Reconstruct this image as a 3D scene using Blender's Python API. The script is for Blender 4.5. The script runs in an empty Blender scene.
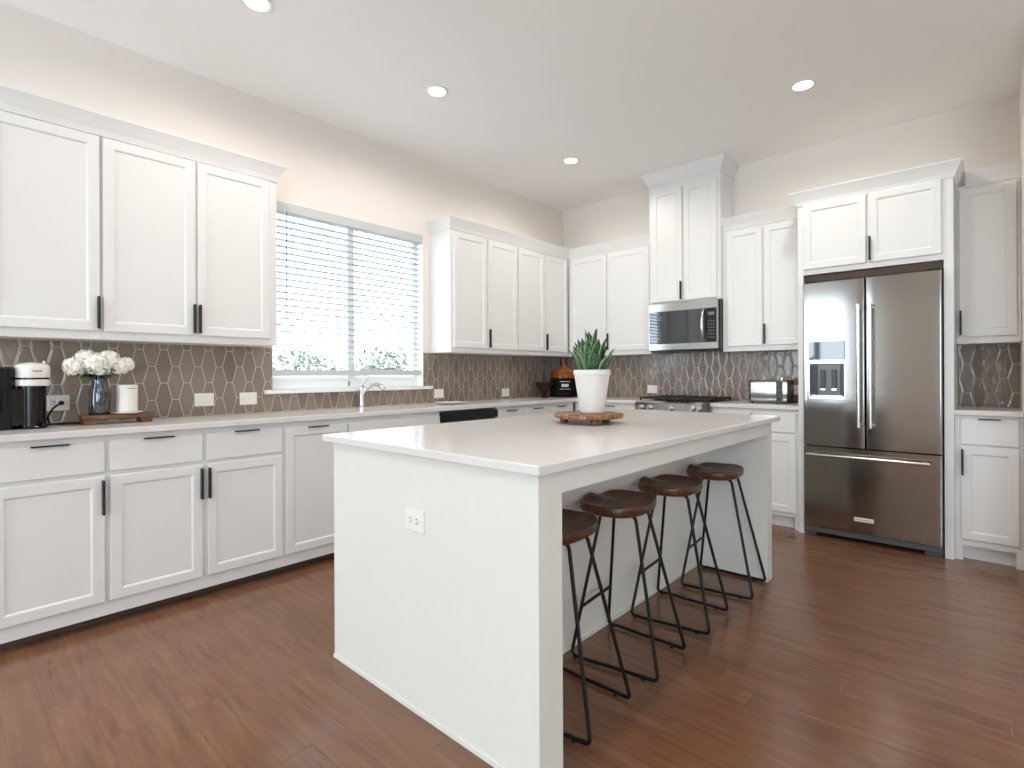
import bpy, bmesh, math, random
from mathutils import Vector, Matrix
R = math.radians
S = bpy.context.scene
C = S.collection

# ------------------------------------------------------------------ camera, world, light, exposure
CAM = (3.8629, -5.2004, 1.2549)
cd = bpy.data.cameras.new('camera'); cam = bpy.data.objects.new('camera', cd); C.objects.link(cam)
cam.location = CAM
cam.matrix_world = (Matrix.Translation(CAM) @ Matrix.Rotation(0.7359, 4, 'Z')
                    @ Matrix.Rotation(math.pi / 2, 4, 'X') @ Matrix.Rotation(-0.0044, 4, 'Z'))
cd.sensor_fit = 'HORIZONTAL'; cd.sensor_width = 36.0
cd.lens = 529.89 * 36.0 / 1024.0
cd.shift_y = -(384 - 373.72) / 1024.0
cd.clip_start = 0.02
S.camera = cam

w = bpy.data.worlds.new('world'); S.world = w; w.use_nodes = True
wb = w.node_tree.nodes['Background']
wb.inputs[0].default_value = (0.74, 0.88, 1.0, 1)
wb.inputs[1].default_value = 9.3

def lamp(name, kind, loc, rot, energy, col, **kw):
    d = bpy.data.lights.new(name, kind); d.energy = energy; d.color = col
    for k, v in kw.items():
        if k == 'portal': d.cycles.is_portal = True
        else: setattr(d, k, v)
    o = bpy.data.objects.new(name, d); C.objects.link(o); o.location = loc; o.rotation_euler = rot
    return o
# daylight arriving through the openings of the room (portals guide the world light)
lamp('kitchen_window_portal', 'AREA', (-0.17, -2.85, 1.84), (0, R(-90), 0), 1, (1, 1, 1), shape='RECTANGLE', size=1.4, size_y=1.4, portal=True)
lamp('patio_portal', 'AREA', (.95, -8.28, 1.40), (R(90), 0, 0), 1, (1, 1, 1), shape='RECTANGLE', size=1.8, size_y=2.8, portal=True)
lamp('patio_portal', 'AREA', (6.2, -8.28, 1.55), (R(90), 0, 0), 1, (1, 1, 1), shape='RECTANGLE', size=3.6, size_y=2.3, portal=True)

lamp('fill_window_portal', 'AREA', (8.53, -6.1, 1.9), (0, R(90), 0), 1, (1, 1, 1), shape='RECTANGLE', size=1.3, size_y=1.1, portal=True)  # portal for the window added as fill in the far right wall
S.view_settings.view_transform = 'Standard'
S.view_settings.look = 'None'
S.view_settings.gamma = 1.0
S.view_settings.use_curve_mapping = False
S.view_settings.exposure = 0.12
S.cycles.max_bounces = 12
S.cycles.diffuse_bounces = 7
S.cycles.glossy_bounces = 5
S.cycles.transmission_bounces = 8
S.cycles.transparent_max_bounces = 12
S.cycles.sample_clamp_indirect = 6.0
S.cycles.caustics_reflective = False
S.cycles.caustics_refractive = False

# ------------------------------------------------------------------ materials
def srgb(r, g, b):
    f = lambda c: ((c / 255 + 0.055) / 1.055) ** 2.4 if c > 10 else c / 255 / 12.92
    return (f(r), f(g), f(b), 1)

class NT:
    """small helper around a node tree"""
    def __init__(s, name):
        s.m = bpy.data.materials.new(name); s.m.use_nodes = True
        s.t = s.m.node_tree; s.b = s.t.nodes['Principled BSDF']
    def n(s, kind, **kw):
        x = s.t.nodes.new(kind)
        for k, v in kw.items(): setattr(x, k, v)
        return x
    def l(s, a, b): s.t.links.new(a, b)
    def put(s, sock, v):
        if hasattr(v, 'is_output') or isinstance(v, bpy.types.NodeSocket): s.l(v, sock)
        elif v is not None: sock.default_value = v
    def math(s, op, a, b=None, c=None):
        x = s.n('ShaderNodeMath', operation=op)
        for i, v in enumerate((a, b, c)): s.put(x.inputs[i], v)
        return x.outputs[0]
    def noise(s, vec, scale, detail=2, rough=.5, out='Fac'):
        x = s.n('ShaderNodeTexNoise'); s.put(x.inputs['Vector'], vec)
        x.inputs['Scale'].default_value = scale; x.inputs['Detail'].default_value = detail
        x.inputs['Roughness'].default_value = rough
        return x.outputs[out]
    def ramp(s, fac, stops):
        x = s.n('ShaderNodeValToRGB'); s.put(x.inputs[0], fac)
        e = x.color_ramp.elements
        while len(e) < len(stops): e.new(.5)
        for i, (p, c) in enumerate(stops): e[i].position = p; e[i].color = c
        return x.outputs[0]
    def mix(s, f, a, b):
        x = s.n('ShaderNodeMix', data_type='RGBA')
        s.put(x.inputs[0], f); s.put(x.inputs[6], a); s.put(x.inputs[7], b)
        return x.outputs[2]
    def mapping(s, scale, src='Object'):
        tc = s.n('ShaderNodeTexCoord'); mp = s.n('ShaderNodeMapping')
        mp.inputs['Scale'].default_value = scale
        s.l(tc.outputs[src], mp.inputs[0]); return mp.outputs[0]
    def bump(s, h, strength, dist=.001):
        x = s.n('ShaderNodeBump'); s.put(x.inputs['Height'], h)
        x.inputs['Strength'].default_value = strength; x.inputs['Distance'].default_value = dist
        s.l(x.outputs[0], s.b.inputs['Normal'])

def plain(name, col, rough=.5, metal=0, spec=.5, var=.03, scale=6, bump=0, bscale=150, coat=0, **kw):
    """painted or moulded surface with faint mottling so it is not one flat value"""
    m = NT(name)
    v = m.mapping((1, 1, 1))
    f = m.noise(v, scale, 3)
    lo = tuple(c * (1 - var) for c in col[:3]) + (1,); hi = tuple(min(1, c * (1 + var)) for c in col[:3]) + (1,)
    m.l(m.mix(f, lo, hi), m.b.inputs['Base Color'])
    m.b.inputs['Roughness'].default_value = rough
    m.b.inputs['Metallic'].default_value = metal
    m.b.inputs['Specular IOR Level'].default_value = spec
    m.b.inputs['Coat Weight'].default_value = coat
    if bump: m.bump(m.noise(v, bscale, 2), bump)
    return m.m

WHITE = plain('cabinet_white_paint', srgb(223, 222, 220), .38, var=.012)
ISLAND = plain('island_white_paint', srgb(222, 220, 213), .45, var=.015)
WALL = plain('greige_wall_paint', srgb(230, 223, 216), .85, var=.015, bump=.15, bscale=220)
CEIL = plain('ceiling_paint', srgb(246, 245, 243), .9, var=.012, bump=.12, bscale=200)
TRIM = plain('trim_white', srgb(238, 238, 236), .45, var=.01)
BLIND = plain('blind_slat_white', srgb(196, 198, 200), .5, var=.01)
BLACK = plain('matte_black_metal', srgb(22, 21, 21), .42, metal=.3)
RODM = plain('black_powder_coated_rod', srgb(20, 17, 16), .45, metal=.4)
DARK = plain('dark_plastic', srgb(9, 9, 10), .18, spec=.4)
SHADEBR = plain('recess_shade_brown', srgb(84, 66, 54), .7)  # brown carries the shadow of the toe recess and the fridge gap
CHROME = plain('polished_chrome', (.82, .83, .84, 1), .08, metal=1)
POT = plain('white_ceramic_pot', srgb(212, 209, 205), .5, var=.03, scale=20)
CANDLE = plain('white_glazed_ceramic', srgb(222, 218, 212), .3, var=.02)
LEAFG = None
GRATE = plain('cast_iron_grate', srgb(32, 28, 26), .5, metal=.2)
GREYPL = plain('grey_plastic', srgb(120, 122, 125), .4)
GASKET = plain('dark_grey_kick_grille', srgb(78, 80, 80), .5)
LABELB = plain('black_label', srgb(8, 8, 11), .7, spec=.15)
LABELW = plain('white_print', srgb(205, 205, 208), .6)
TAG = plain('brown_tag', srgb(70, 45, 35), .6)
OUTLET = plain('outlet_white_plastic', srgb(232, 228, 222), .35, var=.01)
SLOT = plain('outlet_slot_dark', srgb(40, 38, 36), .6)
SOIL = plain('potting_soil', srgb(45, 34, 26), .95, var=.3, scale=60)
GROUND = plain('garden_ground', srgb(92, 98, 72), .95, var=.2)
ROOFM = plain('far_roof_shingle', srgb(120, 110, 105), .9)
LAMPTRIM = plain('downlight_trim_white', srgb(235, 233, 230), .5)

def quartz():
    m = NT('white_quartz'); v = m.mapping((1, 1, 1))
    f = m.noise(v, 260, 2, .6)
    g = m.noise(v, 5, 4, .6)
    c = m.mix(g, srgb(212, 207, 203), srgb(222, 219, 216))
    c = m.mix(m.math('MULTIPLY', m.math('GREATER_THAN', f, .66), .25), c, srgb(180, 172, 165))
    m.l(c, m.b.inputs['Base Color']); m.b.inputs['Roughness'].default_value = .16
    return m.m
QUARTZ = quartz()

def steel(name='brushed_stainless_steel', rough=.13, base=(.47, .455, .44, 1), stretch=(3, 3, 500), bst=.07):
    m = NT(name); v = m.mapping(stretch)
    f = m.noise(v, 1.0, 3, .7)
    b = tuple(c * .93 for c in base[:3]) + (1,)
    m.l(m.mix(f, b, base), m.b.inputs['Base Color'])
    m.b.inputs['Metallic'].default_value = 1.0; m.b.inputs['Roughness'].default_value = rough
    m.bump(f, bst, .0006)
    return m.m
STEEL = steel()
STEELF = steel('brushed_fridge_steel', base=(.38, .365, .35, 1))
STEELV = steel('stainless_steel_bar', .22, (.66, .65, .63, 1), (200, 200, 3), .05)
SMOKE = plain('mercury_glass_silver', (.13, .14, .155, 1), .12, metal=.9, var=.25, scale=30)

def wood(name, c1, c2, c3, rough=.4, stretch=(14, 1.6, 14), scale=3.0, bump=.25):
    m = NT(name); v = m.mapping(stretch)
    d = m.noise(v, scale * .5, 3, .6, 'Color')
    add = m.n('ShaderNodeVectorMath', operation='MULTIPLY_ADD')
    m.l(d, add.inputs[0]); add.inputs[1].default_value = (.8, .8, .8); m.l(v, add.inputs[2])
    f = m.noise(add.outputs[0], scale, 6, .65)
    m.l(m.ramp(f, [(.28, c1), (.5, c2), (.72, c3)]), m.b.inputs['Base Color'])
    m.b.inputs['Roughness'].default_value = rough
    m.bump(f, bump, .002)
    return m.m
SEATW = wood('stool_seat_wood', srgb(40, 22, 12), srgb(80, 46, 25), srgb(122, 74, 40), .38)
BOARDW = wood('rustic_reclaimed_wood', srgb(60, 36, 20), srgb(122, 82, 50), srgb(186, 156, 124), .7, (6, 22, 6), 4, .7)
TRAYW = wood('warm_brown_wood', srgb(48, 28, 17), srgb(98, 62, 38), srgb(138, 94, 62), .5, (18, 3, 18), 3, .4)
BOWLW = wood('dark_bowl_wood', srgb(24, 15, 11), srgb(46, 28, 20), srgb(62, 40, 28), .6)
BOWLW.node_tree.nodes['Principled BSDF'].inputs['Specular IOR Level'].default_value = .15

def hexgroup(m, U, V):
    """distance to the edge of elongated hexagon tiles and a random value per tile"""
    P2, H = 0.129, 0.209
    def lattice(u0, v0):
        a = m.math('DIVIDE', m.math('SUBTRACT', U, u0), P2); ia = m.math('ROUND', a)
        du = m.math('MULTIPLY', m.math('ABSOLUTE', m.math('SUBTRACT', a, ia)), P2)
        b = m.math('DIVIDE', m.math('SUBTRACT', V, v0), H); ib = m.math('ROUND', b)
        dv = m.math('MULTIPLY', m.math('ABSOLUTE', m.math('SUBTRACT', b, ib)), H)
        d1 = m.math('SUBTRACT', H / 2, dv)
        d2 = m.math('MULTIPLY', m.math('SUBTRACT', m.math('SUBTRACT', .0452, du), m.math('MULTIPLY', dv, .0261 / .1045)), .970)
        return m.math('MINIMUM', d1, d2), m.math('ADD', ia, m.math('MULTIPLY', ib, 17.3))
    dA, iA = lattice(-4.331, 1.3095)
    dB, iB = lattice(-4.2665, 1.2050)
    d = m.math('MAXIMUM', dA, dB)
    sel = m.math('GREATER_THAN', dA, dB)
    idv = m.math('ADD', m.math('MULTIPLY', sel, iA), m.math('MULTIPLY', m.math('SUBTRACT', 1, sel), m.math('ADD', iB, 511.7)))
    wn = m.n('ShaderNodeTexWhiteNoise', noise_dimensions='1D'); m.l(idv, wn.inputs['W'])
    return d, wn.outputs['Value'], wn.outputs['Color']

def tile(name, axis):
    m = NT(name)
    g = m.n('ShaderNodeNewGeometry'); sp = m.n('ShaderNodeSeparateXYZ'); m.l(g.outputs['Position'], sp.inputs[0])
    d, rnd, rc = hexgroup(m, sp.outputs[axis], sp.outputs[2])
    grout = m.math('LESS_THAN', d, .0019)
    blot = m.noise(g.outputs['Position'], 9, 4, .6)
    base = m.mix(m.math('ADD', m.math('MULTIPLY', rnd, .55), m.math('MULTIPLY', blot, .45)), srgb(116, 102, 91), srgb(148, 133, 121))
    m.l(m.mix(grout, base, srgb(196, 186, 172)), m.b.inputs['Base Color'])
    m.l(m.math('ADD', m.math('MULTIPLY', grout, .55), .12), m.b.inputs['Roughness'])
    m.b.inputs['Specular IOR Level'].default_value = .6
    edge = m.math('MINIMUM', m.math('DIVIDE', d, .011), 1.0)
    edge = m.math('POWER', m.math('MAXIMUM', edge, 0.0), .6)
    wave = m.noise(g.outputs['Position'], 16, 2, .5)
    h = m.math('ADD', m.math('MULTIPLY', edge, .0022), m.math('MULTIPLY', wave, .0035))
    bp = m.n('ShaderNodeBump'); m.l(h, bp.inputs['Height']); bp.inputs['Strength'].default_value = .9; bp.inputs['Distance'].default_value = 1.0
    m.l(bp.outputs[0], m.b.inputs['Normal'])
    return m.m
TILE_L = tile('taupe_hexagon_tile_side_wall', 1)
TILE_B = tile('taupe_hexagon_tile_back_wall', 0)

def floor_mat():
    m = NT('hand_scraped_hardwood')
    g = m.n('ShaderNodeNewGeometry'); sp = m.n('ShaderNodeSeparateXYZ'); m.l(g.outputs['Position'], sp.inputs[0])
    X, Y = sp.outputs[0], sp.outputs[1]
    W, L = .1165, 1.05
    r = m.math('DIVIDE', m.math('ADD', Y, .012), W); row = m.math('FLOOR', r)
    w1 = m.n('ShaderNodeTexWhiteNoise', noise_dimensions='1D'); m.l(row, w1.inputs['W'])
    xs = m.math('DIVIDE', m.math('ADD', X, m.math('MULTIPLY', w1.outputs['Value'], 7.0)), L); col = m.math('FLOOR', xs)
    w2 = m.n('ShaderNodeTexWhiteNoise', noise_dimensions='1D')
    m.l(m.math('ADD', m.math('MULTIPLY', row, 13.37), m.math('MULTIPLY', col, 3.91)), w2.inputs['W'])
    fy = m.math('SUBTRACT', r, row); fx = m.math('SUBTRACT', xs, col)
    ey = m.math('MULTIPLY', m.math('MINIMUM', fy, m.math('SUBTRACT', 1, fy)), W)
    ex = m.math('MULTIPLY', m.math('MINIMUM', fx, m.math('SUBTRACT', 1, fx)), L)
    e = m.math('MINIMUM', ex, ey)
    # grain stretched along the plank, shifted per plank
    cmb = m.n('ShaderNodeCombineXYZ')
    m.l(m.math('ADD', m.math('MULTIPLY', X, 1.4), m.math('MULTIPLY', w2.outputs['Value'], 40)), cmb.inputs[0])
    m.l(m.math('MULTIPLY', Y, 13), cmb.inputs[1]); m.l(m.math('MULTIPLY', w2.outputs['Value'], 9), cmb.inputs[2])
    gr = m.noise(cmb.outputs[0], 2.2, 6, .62)
    big = m.noise(cmb.outputs[0], .7, 3, .5)
    c = m.ramp(gr, [(.25, srgb(80, 46, 29)), (.5, srgb(114, 74, 50)), (.75, srgb(140, 99, 71))])
    c = m.mix(m.math('MULTIPLY', w2.outputs['Value'], .5), c, srgb(100, 66, 46))
    c = m.mix(m.math('MULTIPLY', big, .45), c, srgb(144, 108, 82))
    blot = m.noise(g.outputs['Position'], 3.2, 5, .65)
    c = m.mix(m.math('MULTIPLY', m.math('SUBTRACT', blot, .38), .8), c, srgb(112, 92, 76))
    hot = m.math('GREATER_THAN', m.noise(cmb.outputs[0], 1.1, 4, .7), .66)
    c = m.mix(m.math('MULTIPLY', hot, .45), c, srgb(66, 40, 28))
    seam = m.math('LESS_THAN', e, .0012)
    m.l(m.mix(m.math('MULTIPLY', seam, .22), c, srgb(44, 28, 20)), m.b.inputs['Base Color'])
    m.l(m.math('ADD', m.math('MULTIPLY', gr, .16), .11), m.b.inputs['Roughness'])
    m.b.inputs['Specular IOR Level'].default_value = .55
    hand = m.noise(cmb.outputs[0], 1.2, 2, .5)
    ee = m.math('MINIMUM', m.math('DIVIDE', e, .005), 1.0)
    h = m.math('ADD', m.math('MULTIPLY', ee, .0013), m.math('ADD', m.math('MULTIPLY', hand, .004), m.math('MULTIPLY', gr, .0008)))
    bp = m.n('ShaderNodeBump'); m.l(h, bp.inputs['Height']); bp.inputs['Strength'].default_value = .42; bp.inputs['Distance'].default_value = 1.0
    m.l(bp.outputs[0], m.b.inputs['Normal'])
    return m.m
FLOORM = floor_mat()

def glass_pane(name='window_glass'):
    m = NT(name); t = m.t
    tr = m.n('ShaderNodeBsdfTransparent'); gl = m.n('ShaderNodeBsdfGlossy'); gl.inputs['Roughness'].default_value = .02
    mx = m.n('ShaderNodeMixShader'); mx.inputs[0].default_value = .06
    m.l(tr.outputs[0], mx.inputs[1]); m.l(gl.outputs[0], mx.inputs[2])
    m.l(mx.outputs[0], t.nodes['Material Output'].inputs[0])
    return m.m
GLASS = glass_pane()
def black_glass(name, col=(.012, .016, .018, 1), rough=.04):
    m = NT(name); m.b.inputs['Base Color'].default_value = col; m.b.inputs['Roughness'].default_value = rough
    m.b.inputs['Specular IOR Level'].default_value = .9; m.b.inputs['Coat Weight'].default_value = .6; m.b.inputs['Coat Roughness'].default_value = .03
    return m.m
BGLASS = black_glass('dark_oven_glass')
def emit(name, col, strength):
    m = NT(name); m.b.inputs['Base Color'].default_value = (.8, .8, .8, 1) if strength > 1 else (.05, .07, .07, 1)
    m.b.inputs['Emission Color'].default_value = col; m.b.inputs['Emission Strength'].default_value = strength
    return m.m
LAMPON = emit('lit_downlight_lens', (1, .93, .84, 1), 9)
LCD = emit('lit_display_digits', (.5, .85, .8, 1), .12)
def amber():
    m = NT('amber_glass'); m.b.inputs['Base Color'].default_value = (.36, .085, .015, 1)
    m.b.inputs['Roughness'].default_value = .06; m.b.inputs['Transmission Weight'].default_value = .5
    return m.m
AMBER = amber()
def leafmat():
    m = NT('snake_plant_leaf')
    uv = m.n('ShaderNodeUVMap'); sp = m.n('ShaderNodeSeparateXYZ'); m.l(uv.outputs[0], sp.inputs[0])
    u, v = sp.outputs[0], sp.outputs[1]
    edge = m.math('ABSOLUTE', m.math('SUBTRACT', u, .5))
    cmb = m.n('ShaderNodeCombineXYZ'); m.l(m.math('MULTIPLY', u, 2.5), cmb.inputs[0]); m.l(m.math('MULTIPLY', v, 16), cmb.inputs[1])
    band = m.noise(cmb.outputs[0], 1.6, 3, .6)
    c = m.ramp(band, [(.36, srgb(16, 44, 30)), (.55, srgb(34, 80, 50)), (.66, srgb(120, 158, 118))])
    c = m.mix(m.math('MULTIPLY', m.math('GREATER_THAN', edge, .37), .7), c, srgb(140, 160, 105))
    m.l(c, m.b.inputs['Base Color']); m.b.inputs['Roughness'].default_value = .32
    return m.m
SNAKE = leafmat()
PETAL = plain('white_hydrangea_petal', srgb(240, 238, 228), .7, var=.03)
GREEN = plain('bouquet_leaf_green', srgb(58, 84, 44), .6, var=.25, scale=20)
BUSH = plain('garden_foliage', srgb(96, 104, 88), .8, var=.3, scale=3)
BARK = plain('bark', srgb(90, 72, 58), .9)

# ------------------------------------------------------------------ mesh builder
class MB:
    def __init__(s): s.bm = bmesh.new(); s.uv = None
    def quad(s, vs): return s.bm.faces.new([s.bm.verts.new(v) for v in vs])
    def box(s, x0, y0, z0, x1, y1, z1, bev=0.0, seg=1, M=None):
        x0, x1 = sorted((x0, x1)); y0, y1 = sorted((y0, y1)); z0, z1 = sorted((z0, z1))
        r = bmesh.ops.create_cube(s.bm, size=1)
        vs = r['verts']
        for v in vs:
            v.co = Vector(((v.co.x + .5) * (x1 - x0) + x0, (v.co.y + .5) * (y1 - y0) + y0, (v.co.z + .5) * (z1 - z0) + z0))
        if bev > 0:
            es = {e for v in vs for e in v.link_edges}
            rr = bmesh.ops.bevel(s.bm, geom=list(es), offset=bev, segments=seg, affect='EDGES', profile=.5)
            vs = list({v for f in rr['faces'] for v in f.verts} | {v for v in vs if v.is_valid})
            if M: 
                for v in vs: v.co = M @ v.co
            return s
        if M:
            for v in vs: v.co = M @ v.co
        return s
    def rings(s, rs, cap0=True, cap1=True, closed=True):
        """connect successive rings of points"""
        R_ = [[s.bm.verts.new(p) for p in r] for r in rs]
        n = len(R_[0])
        for a, b in zip(R_, R_[1:]):
            for i in range(n if closed else n - 1):
                j = (i + 1) % n
                f = s.bm.faces.new((a[i], a[j], b[j], b[i])); f.smooth = True
        if cap0: s.bm.faces.new(R_[0][::-1])
        if cap1: s.bm.faces.new(R_[-1])
        return s
    def lathe(s, prof, c=(0, 0, 0), n=32, cap0=True, cap1=True, axis='Z', sx=1, sy=1):
        out = []
        for r, z in prof:
            ring = []
            for i in range(n):
                a = 2 * math.pi * i / n
                p = (r * math.cos(a) * sx, r * math.sin(a) * sy, z)
                if axis == 'Y': p = (p[0], -p[2], p[1])
                if axis == 'X': p = (p[2], p[0], p[1])
                ring.append((p[0] + c[0], p[1] + c[1], p[2] + c[2]))
            out.append(ring)
        return s.rings(out, cap0, cap1)
    def tube(s, pts, r, n=10, closed=False):
        pts = [Vector(p) for p in pts]
        rings = []; N = len(pts); up = None
        for i, p in enumerate(pts):
            if closed: t = (pts[(i + 1) % N] - pts[i - 1])
            else: t = (pts[min(i + 1, N - 1)] - pts[max(i - 1, 0)])
            t.normalize()
            if up is None:
                up = Vector((0, 0, 1)) if abs(t.z) < .9 else Vector((1, 0, 0))
            a = t.cross(up).normalized(); b = a.cross(t).normalized(); up = b
            rr = r[i] if isinstance(r, (list, tuple)) else r
            rings.append([p + a * rr * math.cos(2 * math.pi * k / n) + b * rr * math.sin(2 * math.pi * k / n) for k in range(n)])
        if closed:
            rings.append(rings[0])
            return s.rings(rings, False, False)
        return s.rings(rings)
    def prism(s, poly, a, b, axis='Z'):
        """extrude a 2D outline; axis says which coordinate runs from a to b"""
        def P(p, h): return {'Z': (p[0], p[1], h), 'Y': (p[0], h, p[1]), 'X': (h, p[0], p[1])}[axis]
        v0 = [s.bm.verts.new(P(p, a)) for p in poly]; v1 = [s.bm.verts.new(P(p, b)) for p in poly]
        n = len(poly)
        for i in range(n): s.bm.faces.new((v0[i], v0[(i + 1) % n], v1[(i + 1) % n], v1[i]))
        s.bm.faces.new(v0[::-1]); s.bm.faces.new(v1)
        return s
    def build(s, name, mat, parent=None, root=None, smooth=True, kind=None, angle=35):
        bmesh.ops.remove_doubles(s.bm, verts=s.bm.verts, dist=1e-6)
        bmesh.ops.recalc_face_normals(s.bm, faces=s.bm.faces)
        if root is None: root = parent
        while root is not None and root.parent is not None: root = root.parent
        if root is not None and root.type == 'EMPTY':
            bmesh.ops.translate(s.bm, verts=s.bm.verts, vec=-Vector(root.location))
        me = bpy.data.meshes.new(name); s.bm.to_mesh(me); s.bm.free()
        me.materials.append(mat)
        for p in me.polygons: p.use_smooth = smooth
        if smooth:
            me.set_sharp_from_angle(angle=R(angle))
        o = bpy.data.objects.new(name, me); C.objects.link(o)
        if parent is not None: o.parent = parent
        if kind: o['kind'] = kind
        return o

def fillet(pts, rad, n=6, closed=False):
    """round the corners of a polyline"""
    pts = [Vector(p) for p in pts]; out = []; N = len(pts)
    for i, p in enumerate(pts):
        if not closed and i in (0, N - 1): out.append(p); continue
        a = pts[i - 1]; b = pts[(i + 1) % N]
        da = (a - p); db = (b - p)
        r1 = min(rad, da.length * .49); r2 = min(rad, db.length * .49)
        A = p + da.normalized() * r1; B = p + db.normalized() * r2
        for k in range(n + 1):
            t = k / n
            out.append(A * (1 - t) ** 2 + p * 2 * t * (1 - t) + B * t ** 2)
    return out

def thing(name, label, cat, loc=(0, 0, 0), group=None):
    o = bpy.data.objects.new(name, None); C.objects.link(o); o.location = loc
    o.empty_display_size = .1
    o['label'] = label; o['category'] = cat
    if group: o['group'] = group
    return o
def tag(o, label, cat, group=None):
    o['label'] = label; o['category'] = cat
    if group: o['group'] = group
    return o
def struct(name, mb, mat, parent=None, smooth=True):
    return mb.build(name, mat, parent, smooth=smooth, kind=None if parent else 'structure')
def dup(o, parent=None):
    c = o.copy(); C.objects.link(c)
    if parent is not None: c.parent = parent
    for ch in list(o.children): dup(ch, c)
    return c
def text_mesh(s, size, name, mat, M, parent, depth=.0006):
    cu = bpy.data.curves.new(name, 'FONT'); cu.body = s; cu.size = size; cu.extrude = depth
    cu.align_x = 'CENTER'; cu.align_y = 'CENTER'; cu.resolution_u = 2
    tmp = bpy.data.objects.new(name, cu)
    C.objects.link(tmp); dg = bpy.context.evaluated_depsgraph_get(); dg.update()
    me = bpy.data.meshes.new_from_object(tmp.evaluated_get(dg))
    bpy.data.objects.remove(tmp); bpy.data.curves.remove(cu)
    me.transform(M)
    r = parent
    while r.parent is not None: r = r.parent
    if r.type == 'EMPTY': me.transform(Matrix.Translation(-Vector(r.location)))
    me.materials.clear(); me.materials.append(mat)
    o = bpy.data.objects.new(name, me); C.objects.link(o); o.parent = parent
    return o

# ------------------------------------------------------------------ room shell
H = 3.2286
XR, YC, XE, YS = 4.012, -1.0, 8.4, -8.1
T = .16
# floor and ceiling
struct('floor', MB().box(-T, YS - T, -.1, XE + T, T, 0), FLOORM)
struct('ceiling', MB().box(-T, YS - T, H, XE + T, T, H + .12), CEIL)
# kitchen window opening in the left wall
WY0, WY1, WZ0, WZ1 = -3.524, -2.147, 1.147, 2.528
b = MB()
b.box(-T, YS - T, 0, 0, WY0, H); b.box(-T, WY1, 0, 0, T, H)
b.box(-T, WY0, 0, 0, WY1, WZ0); b.box(-T, WY0, WZ1, 0, WY1, H)
struct('wall_left', b, WALL, smooth=False)
struct('wall_back', MB().box(0, 0, 0, XR + T, T, H), WALL, smooth=False)
struct('wall_right', MB().box(XR, YC, 0, XR + T, 0, H), WALL, smooth=False)
struct('wall_hall', MB().box(XR + T, YC, 0, XE, YC + T, H), WALL, smooth=False)
b = MB(); b.box(XE, YS, 0, XE + T, -6.7, H); b.box(XE, -5.5, 0, XE + T, YC + T, H); b.box(XE, -6.7, 0, XE + T, -5.5, 1.2); b.box(XE, -6.7, 2.6, XE + T, -5.5, H)
struct('wall_far_right', b, WALL, smooth=False)
b = MB()
P0, P1, Q0, Q1 = .05, 1.85, 4.4, 8.0
b.box(0, YS - T, 0, P0, YS, H); b.box(P1, YS - T, 0, Q0, YS, H); b.box(Q1, YS - T, 0, XE, YS, H)
b.box(P0, YS - T, 2.75, P1, YS, H); b.box(Q0, YS - T, 2.65, Q1, YS, H); b.box(Q0, YS - T, 0, Q1, YS, .45)
struct('wall_rear', b, WALL, smooth=False)

def framed_window(name, x0, x1, z0, z1, nm):
    f = MB(); y0, y1 = YS - .11, YS - .05
    f.box(x0, y0, z0, x0 + .07, y1, z1); f.box(x1 - .07, y0, z0, x1, y1, z1)
    f.box(x0 + .07, y0, z0, x1 - .07, y1, z0 + .08); f.box(x0 + .07, y0, z1 - .07, x1 - .07, y1, z1)
    for k in range(1, nm):
        xm = x0 + (x1 - x0) * k / nm
        f.box(xm - .05, y0, z0 + .08, xm + .05, y1, z1 - .07)
    o = struct(name, f, TRIM, smooth=False)
    MB().box(x0 + .02, YS - .085, z0 + .02, x1 - .02, YS - .08, z1 - .02).build('glass_pane', GLASS, o)
framed_window('window_2', P0, P1, 0.0, 2.75, 3)
framed_window('window_3', Q0, Q1, .45, 2.65, 3)
f = MB()
for a, c_ in ((-6.7, -6.63), (-6.13, -6.07), (-5.57, -5.5)): f.box(XE + .05, a, 1.2, XE + .11, c_, 2.6)
f.box(XE + .05, -6.63, 1.2, XE + .11, -5.57, 1.27); f.box(XE + .05, -6.63, 2.53, XE + .11, -5.57, 2.6)
w4 = struct('window_4_fill', f, TRIM, smooth=False)  # unseen window, added to bring fill light from the right
MB().box(XE + .078, -6.65, 1.25, XE + .082, -5.55, 2.55).build('glass_pane', GLASS, w4)

# window 1: frame, glass, head trim, stool
f = MB()
fx0, fx1 = -.135, -.085
f.box(fx0, WY0, WZ0, fx1, WY0 + .045, WZ1); f.box(fx0, WY1 - .045, WZ0, fx1, WY1, WZ1)
f.box(fx0, WY0 + .045, WZ0, fx1, WY1 - .045, WZ0 + .075); f.box(fx0, WY0 + .045, WZ1 - .045, fx1, WY1 - .045, WZ1)
f.box(fx0, -2.868, WZ0 + .075, fx1 + .01, -2.808, WZ1 - .045)
f.box(fx0, WY0 + .045, WZ0 + .075, fx1 - .01, -2.868, WZ0 + .105); f.box(fx0, -2.808, WZ0 + .075, fx1 - .01, WY1 - .045, WZ0 + .105)
win1 = struct('window_1', f, TRIM, smooth=False)
MB().box(-.113, WY0 + .03, WZ0 + .06, -.109, WY1 - .03, WZ1 - .03).build('glass_pane', GLASS, win1)
j = MB()   # drywall-white reveal lining
j.box(-T + .002, WY0, WZ0, 0.002, WY0 + .006, WZ1); j.box(-T + .002, WY1 - .006, WZ0, .002, WY1, WZ1)
j.box(-T + .002, WY0, WZ1 - .006, .002, WY1, WZ1)
j.build('window_jamb', TRIM, win1)
MB().box(-.085, WY0 + .001, WZ0 - .022, 0.0, WY1 - .001, WZ0 + .001).box(0.0, WY0 - .06, WZ0 - .03, .042, WY1 + .085, WZ0 - .002, .004, 2).build('window_sill', TRIM, win1)
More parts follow.
